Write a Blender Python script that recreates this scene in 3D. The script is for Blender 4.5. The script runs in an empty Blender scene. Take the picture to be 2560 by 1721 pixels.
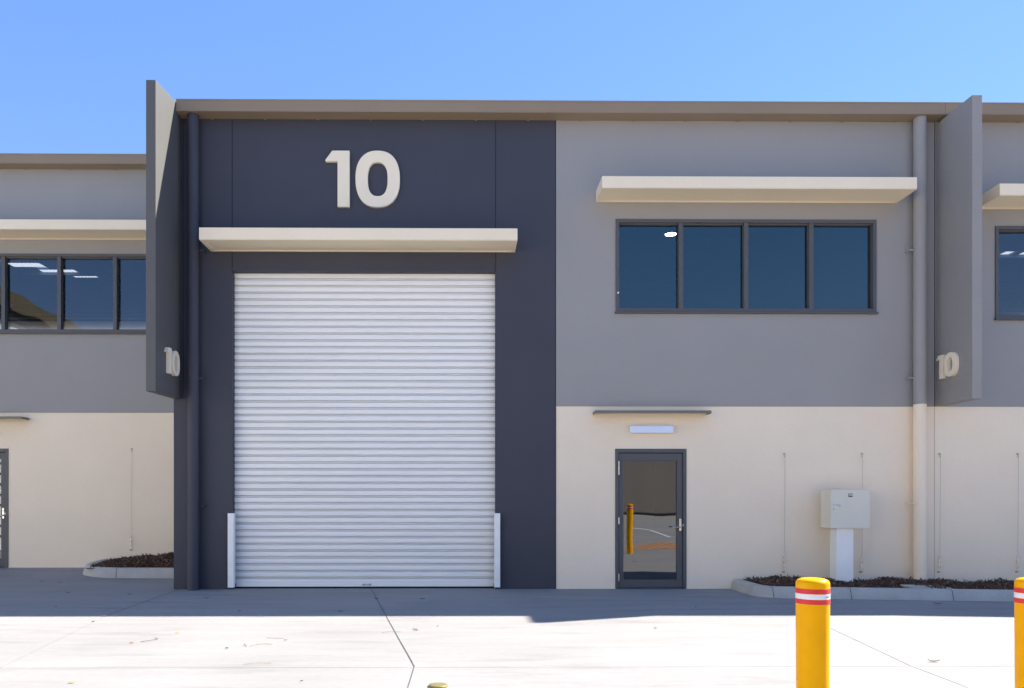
import bpy, bmesh, math, random
from mathutils import Vector, Matrix
R = math.radians
random.seed(7)
S = bpy.context.scene
col = S.collection

# ------------------------------------------------------------------ materials
def mat(name, color, rough=0.6, metal=0.0, var=0.04, vscale=1.2, bump=0.0, bscale=80.0, spec=0.4,
        stretch=(1, 1, 1), fine=0.0, fscale=40.0, coat=0.0):
    m = bpy.data.materials.new(name); m.use_nodes = True
    nt = m.node_tree; n = nt.nodes; l = nt.links
    b = n['Principled BSDF']
    b.inputs['Roughness'].default_value = rough
    b.inputs['Metallic'].default_value = metal
    b.inputs['Specular IOR Level'].default_value = spec
    b.inputs['Coat Weight'].default_value = coat
    tc = n.new('ShaderNodeTexCoord'); mp = n.new('ShaderNodeMapping')
    geo = n.new('ShaderNodeNewGeometry')
    l.new(geo.outputs['Position'], mp.inputs['Vector'])
    mp.inputs['Scale'].default_value = stretch
    nz = n.new('ShaderNodeTexNoise'); nz.inputs['Scale'].default_value = vscale
    nz.inputs['Detail'].default_value = 6; nz.inputs['Roughness'].default_value = 0.6
    l.new(mp.outputs[0], nz.inputs['Vector'])
    rp = n.new('ShaderNodeMapRange')
    rp.inputs['From Min'].default_value = 0.3; rp.inputs['From Max'].default_value = 0.7
    rp.inputs['To Min'].default_value = 1 - var; rp.inputs['To Max'].default_value = 1 + var
    l.new(nz.outputs['Fac'], rp.inputs['Value'])
    src = rp.outputs[0]
    if fine:
        nf = n.new('ShaderNodeTexNoise'); nf.inputs['Scale'].default_value = fscale
        nf.inputs['Detail'].default_value = 4
        l.new(mp.outputs[0], nf.inputs['Vector'])
        rf = n.new('ShaderNodeMapRange')
        rf.inputs['From Min'].default_value = 0.3; rf.inputs['From Max'].default_value = 0.7
        rf.inputs['To Min'].default_value = 1 - fine; rf.inputs['To Max'].default_value = 1 + fine
        l.new(nf.outputs['Fac'], rf.inputs['Value'])
        mu = n.new('ShaderNodeMath'); mu.operation = 'MULTIPLY'
        l.new(src, mu.inputs[0]); l.new(rf.outputs[0], mu.inputs[1]); src = mu.outputs[0]
    vm = n.new('ShaderNodeVectorMath'); vm.operation = 'SCALE'
    vm.inputs[0].default_value = color[:3]
    l.new(src, vm.inputs['Scale']); l.new(vm.outputs[0], b.inputs['Base Color'])
    if bump:
        nb = n.new('ShaderNodeTexNoise'); nb.inputs['Scale'].default_value = bscale
        nb.inputs['Detail'].default_value = 3
        l.new(mp.outputs[0], nb.inputs['Vector'])
        bp = n.new('ShaderNodeBump'); bp.inputs['Strength'].default_value = bump
        bp.inputs['Distance'].default_value = 0.01
        l.new(nb.outputs['Fac'], bp.inputs['Height']); l.new(bp.outputs[0], b.inputs['Normal'])
    return m

def glass(name, refl, tint, refl_col, wave=0.0, wscale=1.5, wdist=0.02):
    m = bpy.data.materials.new(name); m.use_nodes = True
    nt = m.node_tree; n = nt.nodes; l = nt.links; n.clear()
    out = n.new('ShaderNodeOutputMaterial'); mx = n.new('ShaderNodeMixShader')
    g = n.new('ShaderNodeBsdfGlossy'); g.inputs['Roughness'].default_value = 0.0
    g.inputs['Color'].default_value = (*refl_col, 1)
    t = n.new('ShaderNodeBsdfTransparent'); t.inputs['Color'].default_value = (*tint, 1)
    mx.inputs[0].default_value = refl
    l.new(t.outputs[0], mx.inputs[1]); l.new(g.outputs[0], mx.inputs[2]); l.new(mx.outputs[0], out.inputs[0])
    if wave:
        geo = n.new('ShaderNodeNewGeometry')
        nb = n.new('ShaderNodeTexNoise'); nb.inputs['Scale'].default_value = wscale
        nb.inputs['Detail'].default_value = 1.0
        l.new(geo.outputs['Position'], nb.inputs['Vector'])
        bp = n.new('ShaderNodeBump'); bp.inputs['Strength'].default_value = wave
        bp.inputs['Distance'].default_value = wdist
        l.new(nb.outputs['Fac'], bp.inputs['Height']); l.new(bp.outputs[0], g.inputs['Normal'])
    return m

def emit(name, color, strength):
    m = bpy.data.materials.new(name); m.use_nodes = True
    n = m.node_tree.nodes; n.clear()
    o = n.new('ShaderNodeOutputMaterial'); e = n.new('ShaderNodeEmission')
    e.inputs['Color'].default_value = (*color, 1); e.inputs['Strength'].default_value = strength
    m.node_tree.links.new(e.outputs[0], o.inputs[0]); return m

def translucent(name, color):
    m = bpy.data.materials.new(name); m.use_nodes = True
    nt = m.node_tree; n = nt.nodes; n.clear()
    o = n.new('ShaderNodeOutputMaterial'); t = n.new('ShaderNodeBsdfTranslucent')
    geo = n.new('ShaderNodeNewGeometry'); w = n.new('ShaderNodeTexWave')
    w.inputs['Scale'].default_value = 3.0; w.inputs['Distortion'].default_value = 1.5
    cr = n.new('ShaderNodeMapRange'); cr.inputs['To Min'].default_value = 0.6; cr.inputs['To Max'].default_value = 1.0
    vm = n.new('ShaderNodeVectorMath'); vm.operation = 'SCALE'; vm.inputs[0].default_value = color
    nt.links.new(geo.outputs['Position'], w.inputs['Vector'])
    nt.links.new(w.outputs['Fac'], cr.inputs['Value']); nt.links.new(cr.outputs[0], vm.inputs['Scale'])
    nt.links.new(vm.outputs[0], t.inputs['Color']); nt.links.new(t.outputs[0], o.inputs[0]); return m

M = {}
M['cream_wall'] = mat('cream_wall_paint', (0.94, 0.785, 0.58), 0.75, var=0.025, vscale=0.7, bump=0.25, bscale=120, spec=0.2, fine=0.02, fscale=60)
M['grey_wall'] = mat('grey_wall_paint', (0.345, 0.325, 0.30), 0.7, var=0.035, vscale=0.6, bump=0.25, bscale=120, spec=0.25, fine=0.03, fscale=50)
M['dark_wall'] = mat('charcoal_wall_paint', (0.060, 0.060, 0.074), 0.55, var=0.06, vscale=0.8, bump=0.2, bscale=120, spec=0.3, fine=0.04, fscale=50)
M['fin_grey'] = mat('grey_fin_paint', (0.32, 0.30, 0.275), 0.7, var=0.03, bump=0.2, bscale=120, spec=0.25, fine=0.03)
M['fin_dark'] = mat('charcoal_fin_paint', (0.115, 0.112, 0.105), 0.6, var=0.04, bump=0.2, bscale=120, spec=0.3, fine=0.03)
M['fin_light'] = M['fin_dark']
M['joint'] = mat('joint_sealant', (0.02, 0.02, 0.024), 0.8, var=0.05)
M['joint_cream'] = mat('cream_joint_sealant', (0.60, 0.50, 0.38), 0.8, var=0.05)
M['taupe'] = mat('taupe_gutter_steel', (0.30, 0.22, 0.14), 0.5, var=0.04, vscale=0.8, spec=0.4)
M['cream'] = mat('cream_canopy_paint', (0.93, 0.785, 0.56), 0.55, var=0.02, vscale=1.0, spec=0.3, fine=0.015)
M['digit'] = mat('cream_digit_paint', (0.93, 0.80, 0.58), 0.5, var=0.02, spec=0.3)
M['roller'] = mat('roller_steel', (0.94, 0.91, 0.84), 0.45, var=0.03, vscale=0.8, spec=0.4, stretch=(0.4, 1, 3))
M['frame'] = mat('grey_window_frame', (0.100, 0.099, 0.100), 0.45, var=0.04, spec=0.4)
M['black'] = mat('black_rubber', (0.012, 0.012, 0.013), 0.7)
M['guard'] = mat('white_galvanised_steel', (0.93, 0.91, 0.84), 0.5, var=0.05, vscale=8, spec=0.4)
M['steel'] = mat('satin_steel', (0.62, 0.6, 0.57), 0.25, metal=1.0, var=0.05)
M['wire'] = mat('wire_steel', (0.36, 0.31, 0.25), 0.5, metal=0.3, var=0.1)
M['awning'] = mat('awning_bronze_steel', (0.20, 0.165, 0.12), 0.5, var=0.05)
M['diffuser'] = mat('white_diffuser', (0.78, 0.84, 0.95), 0.3, var=0.01, spec=0.5)
M['box'] = mat('grey_cabinet_paint', (0.76, 0.71, 0.57), 0.45, var=0.02, spec=0.4)
M['post_white'] = mat('white_post_paint', (0.93, 0.91, 0.83), 0.5, var=0.03, vscale=5)
M['kerb'] = mat('kerb_concrete', (0.46, 0.44, 0.39), 0.85, var=0.10, vscale=3.0, bump=0.3, bscale=90, fine=0.05, fscale=60)
M['soil'] = mat('soil', (0.035, 0.024, 0.018), 0.95, var=0.4, vscale=20, bump=0.6, bscale=60)
M['yellow'] = mat('yellow_bollard_paint', (0.92, 0.42, 0.0), 0.35, var=0.05, vscale=6, spec=0.12)
M['red'] = mat('red_tape', (0.70, 0.03, 0.03), 0.35, var=0.06, vscale=15)
M['white_tape'] = mat('white_tape', (0.80, 0.80, 0.80), 0.35, var=0.03)
M['ink'] = mat('dark_print', (0.06, 0.09, 0.1), 0.5)
M['leaf_y'] = mat('yellow_leaf', (0.62, 0.45, 0.03), 0.6, var=0.3, vscale=60)
M['leaf_t'] = mat('tan_leaf', (0.45, 0.27, 0.10), 0.7, var=0.35, vscale=60)
M['leaf_b'] = mat('brown_leaf', (0.09, 0.055, 0.035), 0.7, var=0.3, vscale=60)
M['brass'] = mat('brass_cap', (0.22, 0.185, 0.07), 0.5, metal=0.2, var=0.15, vscale=20)
M['interior'] = mat('interior_wall', (0.12, 0.12, 0.12), 0.8, var=0.1)
M['foil'] = mat('foil_ceiling', (0.22, 0.24, 0.27), 0.4, var=0.3, vscale=2, stretch=(0.5, 3, 1))
M['roof'] = mat('roof_sheet', (0.35, 0.34, 0.33), 0.5, var=0.05)
M['opp_wall'] = mat('taupe_tilt_panel', (0.27, 0.235, 0.19), 0.8, var=0.06, vscale=0.6, stretch=(2, 2, 0.5))
M['brown_gutter'] = mat('brown_gutter_steel', (0.17, 0.13, 0.08), 0.5, var=0.05)
M['gap_shade'] = mat('slat_gap_shade', (0.58, 0.58, 0.57), 0.6, var=0.05)  # shade between the slats, painted as a greyer tone on the groove faces
M['white_clad'] = mat('white_cladding', (0.88, 0.86, 0.80), 0.6, var=0.03)
M['orange_line'] = mat('orange_line_paint', (0.6, 0.24, 0.06), 0.7, var=0.2, vscale=12)
M['white_line'] = mat('white_line_paint', (0.78, 0.78, 0.76), 0.7, var=0.1, vscale=12)
M['glass'] = glass('blue_tinted_glass', 0.14, (0.34, 0.36, 0.38), (0.55, 0.80, 0.80), 0.2, 1.0, 0.02)
M['glass_wavy'] = glass('blue_tinted_glass_wavy', 0.125, (0.62, 0.62, 0.64), (0.78, 0.88, 0.88), 0.4, 1.1, 0.02)
M['door_glass'] = glass('clear_door_glass', 0.16, (0.25, 0.25, 0.24), (0.93, 0.96, 1.0), 0.12, 1.2, 0.01)
M['skylight'] = translucent('translucent_roof_sheet', (0.42, 0.44, 0.44))
M['lamp_on'] = emit('lit_lamp', (1.0, 0.98, 0.95), 14.0)
M['bark'] = mat('bark_chips', (0.11, 0.06, 0.035), 0.85, var=0.6, vscale=30, fine=0.4, fscale=80)
M['bark_pale'] = mat('pale_bark_chips', (0.22, 0.15, 0.10), 0.85, var=0.5, vscale=30)
M['crown'] = mat('leaf_green', (0.05, 0.09, 0.025), 0.7, var=0.3, vscale=3)

# concrete: mottled, brushed streaks and stains
def concrete():
    m = bpy.data.materials.new('pale_concrete'); m.use_nodes = True
    nt = m.node_tree; n = nt.nodes; l = nt.links; b = n['Principled BSDF']
    b.inputs['Roughness'].default_value = 0.8; b.inputs['Specular IOR Level'].default_value = 0.25
    geo = n.new('ShaderNodeNewGeometry')
    def noise(scale, det, st, lo, hi, f0=0.3, f1=0.7):
        mp = n.new('ShaderNodeMapping'); mp.inputs['Scale'].default_value = st
        l.new(geo.outputs['Position'], mp.inputs['Vector'])
        z = n.new('ShaderNodeTexNoise'); z.inputs['Scale'].default_value = scale; z.inputs['Detail'].default_value = det
        l.new(mp.outputs[0], z.inputs['Vector'])
        r = n.new('ShaderNodeMapRange'); r.inputs['From Min'].default_value = f0; r.inputs['From Max'].default_value = f1
        r.inputs['To Min'].default_value = lo; r.inputs['To Max'].default_value = hi
        l.new(z.outputs['Fac'], r.inputs['Value']); return r.outputs[0]
    def mul(a, c):
        k = n.new('ShaderNodeMath'); k.operation = 'MULTIPLY'; l.new(a, k.inputs[0]); l.new(c, k.inputs[1]); return k.outputs[0]
    v = mul(noise(0.5, 6, (1, 1, 1), 0.92, 1.04), noise(1.0, 6, (0.35, 3.5, 1), 0.92, 1.03))
    v = mul(v, noise(14, 6, (1, 1, 1), 0.97, 1.03))
    v = mul(v, noise(2.2, 8, (0.35, 1.6, 1), 1.0, 0.80, 0.54, 0.74))
    v = mul(v, noise(120, 2, (1, 1, 1), 0.97, 1.03))
    vm = n.new('ShaderNodeVectorMath'); vm.operation = 'SCALE'; vm.inputs[0].default_value = (0.300, 0.287, 0.276)
    l.new(v, vm.inputs['Scale']); l.new(vm.outputs[0], b.inputs['Base Color'])
    mp = n.new('ShaderNodeMapping'); mp.inputs['Scale'].default_value = (1, 4, 1); l.new(geo.outputs['Position'], mp.inputs['Vector'])
    z = n.new('ShaderNodeTexNoise'); z.inputs['Scale'].default_value = 60; z.inputs['Detail'].default_value = 5; l.new(mp.outputs[0], z.inputs['Vector'])
    bp = n.new('ShaderNodeBump'); bp.inputs['Strength'].default_value = 0.25; bp.inputs['Distance'].default_value = 0.004
    l.new(z.outputs['Fac'], bp.inputs['Height']); l.new(bp.outputs[0], b.inputs['Normal'])
    return m
M['concrete'] = concrete()
M['cjoint'] = mat('concrete_joint', (0.10, 0.10, 0.10), 0.9, var=0.4, vscale=6)
M['cjoint_pale'] = mat('faint_concrete_joint', (0.36, 0.355, 0.345), 0.9, var=0.12, vscale=4)

# ------------------------------------------------------------------ helpers
def world_loc(o):
    v = Vector((0, 0, 0))
    while o is not None:
        v += o.location; o = o.parent
    return v

def tag(o, label=None, cat=None, group=None, kind=None):
    if label: o['label'] = label
    if cat: o['category'] = cat
    if group: o['group'] = group
    if kind: o['kind'] = kind
    return o

def empty(name, loc, label=None, cat=None, group=None, parent=None):
    o = bpy.data.objects.new(name, None); col.objects.link(o)
    o.empty_display_size = 0.3
    if parent: o.parent = parent; o.location = Vector(loc) - world_loc(parent)
    else: o.location = loc
    return tag(o, label, cat, group)

def obj(name, bm, m, parent=None, bevel=0.0, smooth=False, seg=2, origin=None):
    """bm holds world coordinates; the object's origin goes to the base of its bounds."""
    xs = [v.co.x for v in bm.verts]; ys = [v.co.y for v in bm.verts]; zs = [v.co.z for v in bm.verts]
    base = Vector(origin) if origin else Vector(((min(xs)+max(xs))/2, (min(ys)+max(ys))/2, min(zs)))
    bmesh.ops.translate(bm, verts=bm.verts, vec=-base)
    me = bpy.data.meshes.new(name); bm.to_mesh(me); bm.free()
    for k in (m if isinstance(m, list) else [m]):
        me.materials.append(k)
    if smooth:
        for p in me.polygons: p.use_smooth = True
    o = bpy.data.objects.new(name, me); col.objects.link(o)
    if parent: o.parent = parent; o.location = base - world_loc(parent)
    else: o.location = base
    if bevel:
        b = o.modifiers.new('bevel', 'BEVEL'); b.width = bevel; b.segments = seg; b.limit_method = 'ANGLE'
        b.harden_normals = False
    if smooth:
        try:
            me.set_sharp_from_angle(angle=R(40))
        except Exception: pass
    return o

def box(bm, x0, x1, y0, y1, z0, z1, mi=0):
    r = bmesh.ops.create_cube(bm, size=1.0)
    for v in r['verts']:
        v.co = Vector((x0 + (v.co.x + .5) * (x1 - x0), y0 + (v.co.y + .5) * (y1 - y0), z0 + (v.co.z + .5) * (z1 - z0)))
    for f in {f for v in r['verts'] for f in v.link_faces}: f.material_index = mi
    return r['verts']

def B(*a):
    bm = bmesh.new()
    for q in a: box(bm, *q)
    return bm

def cyl(bm, p0, p1, r0, r1=None, seg=24, caps=True):
    r1 = r0 if r1 is None else r1
    p0 = Vector(p0); p1 = Vector(p1); d = p1 - p0
    r = bmesh.ops.create_cone(bm, cap_ends=caps, segments=seg, radius1=r0, radius2=r1, depth=d.length)
    q = d.to_track_quat('Z', 'Y').to_matrix().to_4x4()
    bmesh.ops.transform(bm, matrix=Matrix.Translation((p0 + p1) / 2) @ q, verts=r['verts'])
    return r['verts']

def lathe(bm, prof, c, seg=40):
    rings = []
    for (r, z) in prof:
        if r < 1e-5: rings.append([bm.verts.new((c[0], c[1], c[2] + z))])
        else: rings.append([bm.verts.new((c[0] + r*math.cos(2*math.pi*i/seg), c[1] + r*math.sin(2*math.pi*i/seg), c[2] + z)) for i in range(seg)])
    for a, b in zip(rings, rings[1:]):
        for i in range(seg):
            j = (i + 1) % seg
            if len(b) == 1 and len(a) > 1: bm.faces.new((a[i], a[j], b[0]))
            elif len(a) == 1 and len(b) > 1: bm.faces.new((a[0], b[j], b[i]))
            elif len(a) > 1: bm.faces.new((a[i], a[j], b[j], b[i]))

def wall(bm, x0, x1, z0, z1, yf, yb, holes=()):
    """slab facing -y with rectangular openings cut right through it"""
    xs = sorted({x0, x1, *[h[0] for h in holes], *[h[1] for h in holes]})
    zs = sorted({z0, z1, *[h[2] for h in holes], *[h[3] for h in holes]})
    V = {}
    def v(i, k, y):
        if (i, k, y) not in V: V[(i, k, y)] = bm.verts.new((xs[i], y, zs[k]))
        return V[(i, k, y)]
    def solid(i, k):
        if i < 0 or k < 0 or i >= len(xs)-1 or k >= len(zs)-1: return False
        cx = (xs[i]+xs[i+1])/2; cz = (zs[k]+zs[k+1])/2
        return not any(h[0] < cx < h[1] and h[2] < cz < h[3] for h in holes)
    for i in range(len(xs)-1):
        for k in range(len(zs)-1):
            if not solid(i, k): continue
            bm.faces.new((v(i, k, yf), v(i+1, k, yf), v(i+1, k+1, yf), v(i, k+1, yf)))
            bm.faces.new((v(i, k, yb), v(i, k+1, yb), v(i+1, k+1, yb), v(i+1, k, yb)))
            if not solid(i-1, k): bm.faces.new((v(i, k, yf), v(i, k+1, yf), v(i, k+1, yb), v(i, k, yb)))
            if not solid(i+1, k): bm.faces.new((v(i+1, k, yf), v(i+1, k, yb), v(i+1, k+1, yb), v(i+1, k+1, yf)))
            if not solid(i, k-1): bm.faces.new((v(i, k, yf), v(i, k, yb), v(i+1, k, yb), v(i+1, k, yf)))
            if not solid(i, k+1): bm.faces.new((v(i, k+1, yf), v(i+1, k+1, yf), v(i+1, k+1, yb), v(i, k+1, yb)))

def prism(bm, pts, fn, t0, t1):
    """outline pts (a,b) -> fn(a,b,t), extruded between t0 and t1"""
    a = [bm.verts.new(fn(p[0], p[1], t0)) for p in pts]
    b = [bm.verts.new(fn(p[0], p[1], t1)) for p in pts]
    n = len(pts)
    bm.faces.new(a); bm.faces.new(list(reversed(b)))
    for i in range(n):
        j = (i+1) % n
        bm.faces.new((a[i], b[i], b[j], a[j]))

def ring_prism(bm, outer, inner, fn, t0, t1):
    n = len(outer)
    A = [[bm.verts.new(fn(p[0], p[1], t)) for p in q] for q in (outer, inner) for t in (t0, t1)]
    o0, o1, i0, i1 = A
    for k in range(n):
        j = (k+1) % n
        bm.faces.new((o0[k], o0[j], i0[j], i0[k])); bm.faces.new((o1[k], i1[k], i1[j], o1[j]))
        bm.faces.new((o0[k], o1[k], o1[j], o0[j])); bm.faces.new((i0[k], i0[j], i1[j], i1[k]))

# ------------------------------------------------------------------ ground
def gz(x, y):
    z = 0.0
    if x < -4.4 and y > 0: z += 0.16 * min(y / 2.2, 1.0)
    if x > 5 and y < 4: z -= 0.0155 * min(x - 5, 8)
    if y < -15: z += 0.052 * min(-15 - y, 16)
    return z

def ground():
    bm = bmesh.new()
    xs = [-400, -150, -60, -30, -20, -15, -12, -10, -8, -7, -6, -5, -4.46, -4.3, -3, -1, 1, 3, 4, 5, 6, 7, 8, 10, 13, 20, 40, 90, 200, 400]
    ys = [-400, -150, -60, -31, -25, -20, -15, -12, -9, -6, -3, -1, 0, 0.55, 1.1, 1.65, 2.2, 4, 6, 12, 30, 80, 200, 400]
    g = [[bm.verts.new((x, y, gz(x, y))) for x in xs] for y in ys]
    for j in range(len(ys)-1):
        for i in range(len(xs)-1):
            bm.faces.new((g[j][i], g[j][i+1], g[j+1][i+1], g[j+1][i]))
    return bm
tag(obj('ground', ground(), M['concrete'], origin=(0, 0, 0)), kind='structure')

def strip(bm, pts, w, lift=0.004, step=0.4):
    for (a, b) in zip(pts, pts[1:]):
        a = Vector((*a, 0)); b = Vector((*b, 0)); d = (b-a); L = d.length; d.normalize()
        nrm = Vector((-d.y, d.x, 0)) * w / 2; k = max(1, int(L / step)); prev = None
        for i in range(k+1):
            p = a + d * (L*i/k)
            j = random.uniform(-.0015, .0015)
            q = [bm.verts.new((p.x+s*nrm.x+j, p.y+s*nrm.y+j, gz(p.x, p.y)+lift)) for s in (-1, 1)]
            if prev: bm.faces.new((prev[0], q[0], q[1], prev[1]))
            prev = q
bm = bmesh.new()
strip(bm, [(-1.461, -0.02), (-0.412, -5.79)], 0.009)
strip(bm, [(-0.412, -5.80), (-0.407, -14.0)], 0.007)
strip(bm, [(-4.40, -0.02), (-4.2, -2.90)], 0.012)
tag(obj('ground_joint_line', bm, M['cjoint']), kind='structure')
bm = bmesh.new()
strip(bm, [(-4.2, -2.92), (-3.70, -5.79)], 0.006)
strip(bm, [(-13, -5.81), (10, -5.81)], 0.008, 0.0025)
strip(bm, [(4.05, -1.2), (3.829, -3.849), (3.571, -5.79)], 0.009)
strip(bm, [(3.571, -5.83), (3.3, -14)], 0.009)
tag(obj('ground_faint_joint', bm, M['cjoint_pale']), kind='structure')
bm = bmesh.new()
for k in range(12):
    strip(bm, [(4.7 + k*0.34, -11.0), (6.5 + k*0.34, -15.2)], 0.20, 0.005)
tag(obj('ground_orange_hatching', bm, M['orange_line']), kind='structure')
bm = bmesh.new()
strip(bm, [(7.1, -22.8), (7.7, -20.3), (7.75, -17.3)], 0.14, 0.006)
tag(obj('ground_white_line', bm, M['white_line']), kind='structure')

# ------------------------------------------------------------------ digits
def superellipse(cx, cz, a, b, n=2.6, k=56):
    r = []
    for i in range(k):
        t = 2*math.pi*i/k; c = math.cos(t); s = math.sin(t)
        r.append((cx + a*math.copysign(abs(c)**(2/n), c), cz + b*math.copysign(abs(s)**(2/n), s)))
    return r
ONE = [(.092, 1.0), (.324, 1.0), (.324, 0), (.163, 0), (.163, .808), (0, .808), (0, .838)]
def digits(parent, fn, h, t0, t1, bev=0.004):
    """fn(a, b, t): a runs along the text, b upward; digit height 1 -> h"""
    s = h
    bm = bmesh.new(); prism(bm, [(a*1.35*s*1.0, b*s) for a, b in ONE], fn, t0, t1)
    bmesh.ops.recalc_face_normals(bm, faces=bm.faces)
    o1 = obj('digit', bm, M['digit'], parent, bevel=bev)
    o1['label'] = 'raised cream digit 1'
    bm = bmesh.new()
    ring_prism(bm, superellipse(.948*s, .5*s, .403*s, .503*s, 2.35), superellipse(.948*s, .495*s, .18*s, .302*s, 2.5), fn, t0, t1)
    bmesh.ops.recalc_face_normals(bm, faces=bm.faces)
    o2 = obj('digit', bm, M['digit'], parent, bevel=bev)
    o2['label'] = 'raised cream digit 0'

# ------------------------------------------------------------------ unit parts
def window(parent, ox, oy, oz, n=4, glassmat=None, xr=None):
    """four-light window; main one runs x 2.31..6.354, z 4.266..5.713"""
    x0 = 2.31 + ox; x1 = (6.354 + ox) if xr is None else xr; z0 = 4.28 + oz; z1 = 5.713 + oz
    F = empty('window', ((x0+x1)/2, oy, z0), parent=parent)
    f = .052
    bm = B((x0, x1, oy-.018, oy+.10, z1-f, z1), (x0, x1, oy-.018, oy+.10, z0, z0+f),
           (x0, x0+f, oy-.018, oy+.10, z0+f, z1-f), (x1-f, x1, oy-.018, oy+.10, z0+f, z1-f))
    obj('frame', bm, M['frame'], F, bevel=.003)
    # slimmer inner bead seen as a line round the glass
    bm = B((x0+f, x1-f, oy+.02, oy+.085, z1-f-.022, z1-f), (x0+f, x1-f, oy+.02, oy+.085, z0+f, z0+f+.016))
    obj('glazing_bead', bm, M['frame'], F)
    obj('sill', B((x0-.015, x1+.018, oy-.05, oy+.02, z0-.028, z0-.002)), M['frame'], F, bevel=.004)
    cs = [x0+f] + [x0 + (x1-x0)*k/n for k in range(1, n)] + [x1-f]
    for k in range(1, n):
        c = cs[k]
        obj('mullion', B((c-.034, c+.034, oy-.012, oy+.09, z0+f+.001, z1-f-.001)), M['frame'], F, bevel=.003)
    for k in range(n):
        a = cs[k] + (.034 if k else 0); b = cs[k+1] - (.034 if k < n-1 else 0)
        bm = bmesh.new()
        vs = [bm.verts.new(p) for p in ((a, oy+.07, z0+f), (b, oy+.07, z0+f), (b, oy+.07, z1-f), (a, oy+.07, z1-f))]
        bm.faces.new(vs)
        obj('pane', bm, glassmat or M['glass'], F)
    return F

def entry_door(parent, ox, oy, oz):
    x0 = 2.304 + ox; x1 = 3.409 + ox; z1 = 2.166 + oz; zb = .004 + oz
    D = empty('entry_door', ((x0+x1)/2, oy, zb), parent=parent)
    obj('frame', B((x0, x0+.052, oy-.012, oy+.12, zb, z1), (x1-.052, x1, oy-.012, oy+.12, zb, z1),
                   (x0+.052, x1-.052, oy-.012, oy+.12, z1-.06, z1)), M['frame'], D, bevel=.003)
    a = x0+.058; b = x1-.058; t = z1-.068
    obj('leaf', B((a, a+.075, oy+.012, oy+.06, zb+.012, t), (b-.085, b, oy+.012, oy+.06, zb+.012, t),
                  (a+.075, b-.085, oy+.012, oy+.06, t-.115, t), (a+.075, b-.085, oy+.012, oy+.06, zb+.012, zb+.135)), M['frame'], D, bevel=.003)
    bm = bmesh.new()
    ga, gb, g0, g1 = a+.075, b-.085, zb+.135, t-.115
    bm.faces.new([bm.verts.new(p) for p in ((ga, oy+.045, g0), (gb, oy+.045, g0), (gb, oy+.045, g1), (ga, oy+.045, g1))])
    obj('pane', bm, M['door_glass'], D)
    for h0, h1 in ((1.76, 1.976), (1.0, 1.105), (.122, .233)):
        bm = bmesh.new()
        cyl(bm, (x0+.056, oy-.02, h0+oz), (x0+.056, oy-.02, h1+oz), .008, seg=12)
        cyl(bm, (x0+.056, oy-.02, (h0+h1)/2-.004+oz), (x0+.056, oy-.02, (h0+h1)/2+.004+oz), .010, seg=12)
        obj('hinge', bm, M['steel'], D, smooth=True)
    bm = B((x1-.112, x1-.078, oy-.004, oy+.013, .894+oz, 1.084+oz))
    cyl(bm, (x1-.095, oy-.05, .953+oz), (x1-.095, oy+.0, .953+oz), .012, seg=14)
    cyl(bm, (x1-.09, oy-.05, .953+oz), (x1-.235, oy-.05, .958+oz), .010, .008, seg=14)
    cyl(bm, (x1-.095, oy-.012, 1.04+oz), (x1-.095, oy+.0, 1.04+oz), .012, seg=14)
    obj('handle', bm, M['steel'], D, bevel=.002)
    obj('latch', B((x1-.062, x1-.05, oy-.016, oy-.0125, .97+oz, 1.0+oz)), M['steel'], D)
    return D

def canopy(parent, x0, x1, oy, z0, z1, dep=.54):
    C = obj('canopy', B((x0, x1, oy-dep, oy-.002, z0+.012, z1)), M['cream'], parent, bevel=.004)
    obj('soffit_trim', B((x0+.002, x1-.002, oy-dep+.002, oy-dep+.035, z0, z0+.010), (x0+.002, x0+.06, oy-dep+.035, oy-.003, z0, z0+.010),
                    (x1-.06, x1-.002, oy-dep+.035, oy-.003, z0, z0+.010), (x0+.06, x1-.06, oy-.035, oy-.003, z0, z0+.010)), M['cream'], C)
    return C

def awning(parent, ox, oy, oz):
    A = obj('door_awning', B((1.961+ox, 3.72+ox, oy-.22, oy-.002, 2.715+oz, 2.727+oz)), M['awning'], parent)
    obj('fascia', B((1.961+ox, 3.72+ox, oy-.235, oy-.2205, 2.688+oz, 2.732+oz), (1.958+ox, 1.9605+ox, oy-.235, oy-.002, 2.688+oz, 2.73+oz),
                    (3.7205+ox, 3.724+ox, oy-.235, oy-.002, 2.688+oz, 2.73+oz)), M['awning'], A, bevel=.001)
    return A

def wall_light(parent, ox, oy, oz):
    L = obj('wall_light', B((2.56+ox, 3.15+ox, oy-.03, oy-.002, 2.40+oz, 2.53+oz)), M['guard'], parent)
    obj('diffuser', B((2.52+ox, 3.193+ox, oy-.09, oy-.0305, 2.400+oz, 2.518+oz)), M['diffuser'], L, bevel=.016, seg=4, smooth=True)
    for t in (.1, .5, .9):
        x = 2.52+ox + .673*t
        obj('clip', B((x-.012, x+.012, oy-.07, oy-.035, 2.5185+oz, 2.526+oz)), M['guard'], L)
    return L

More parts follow.
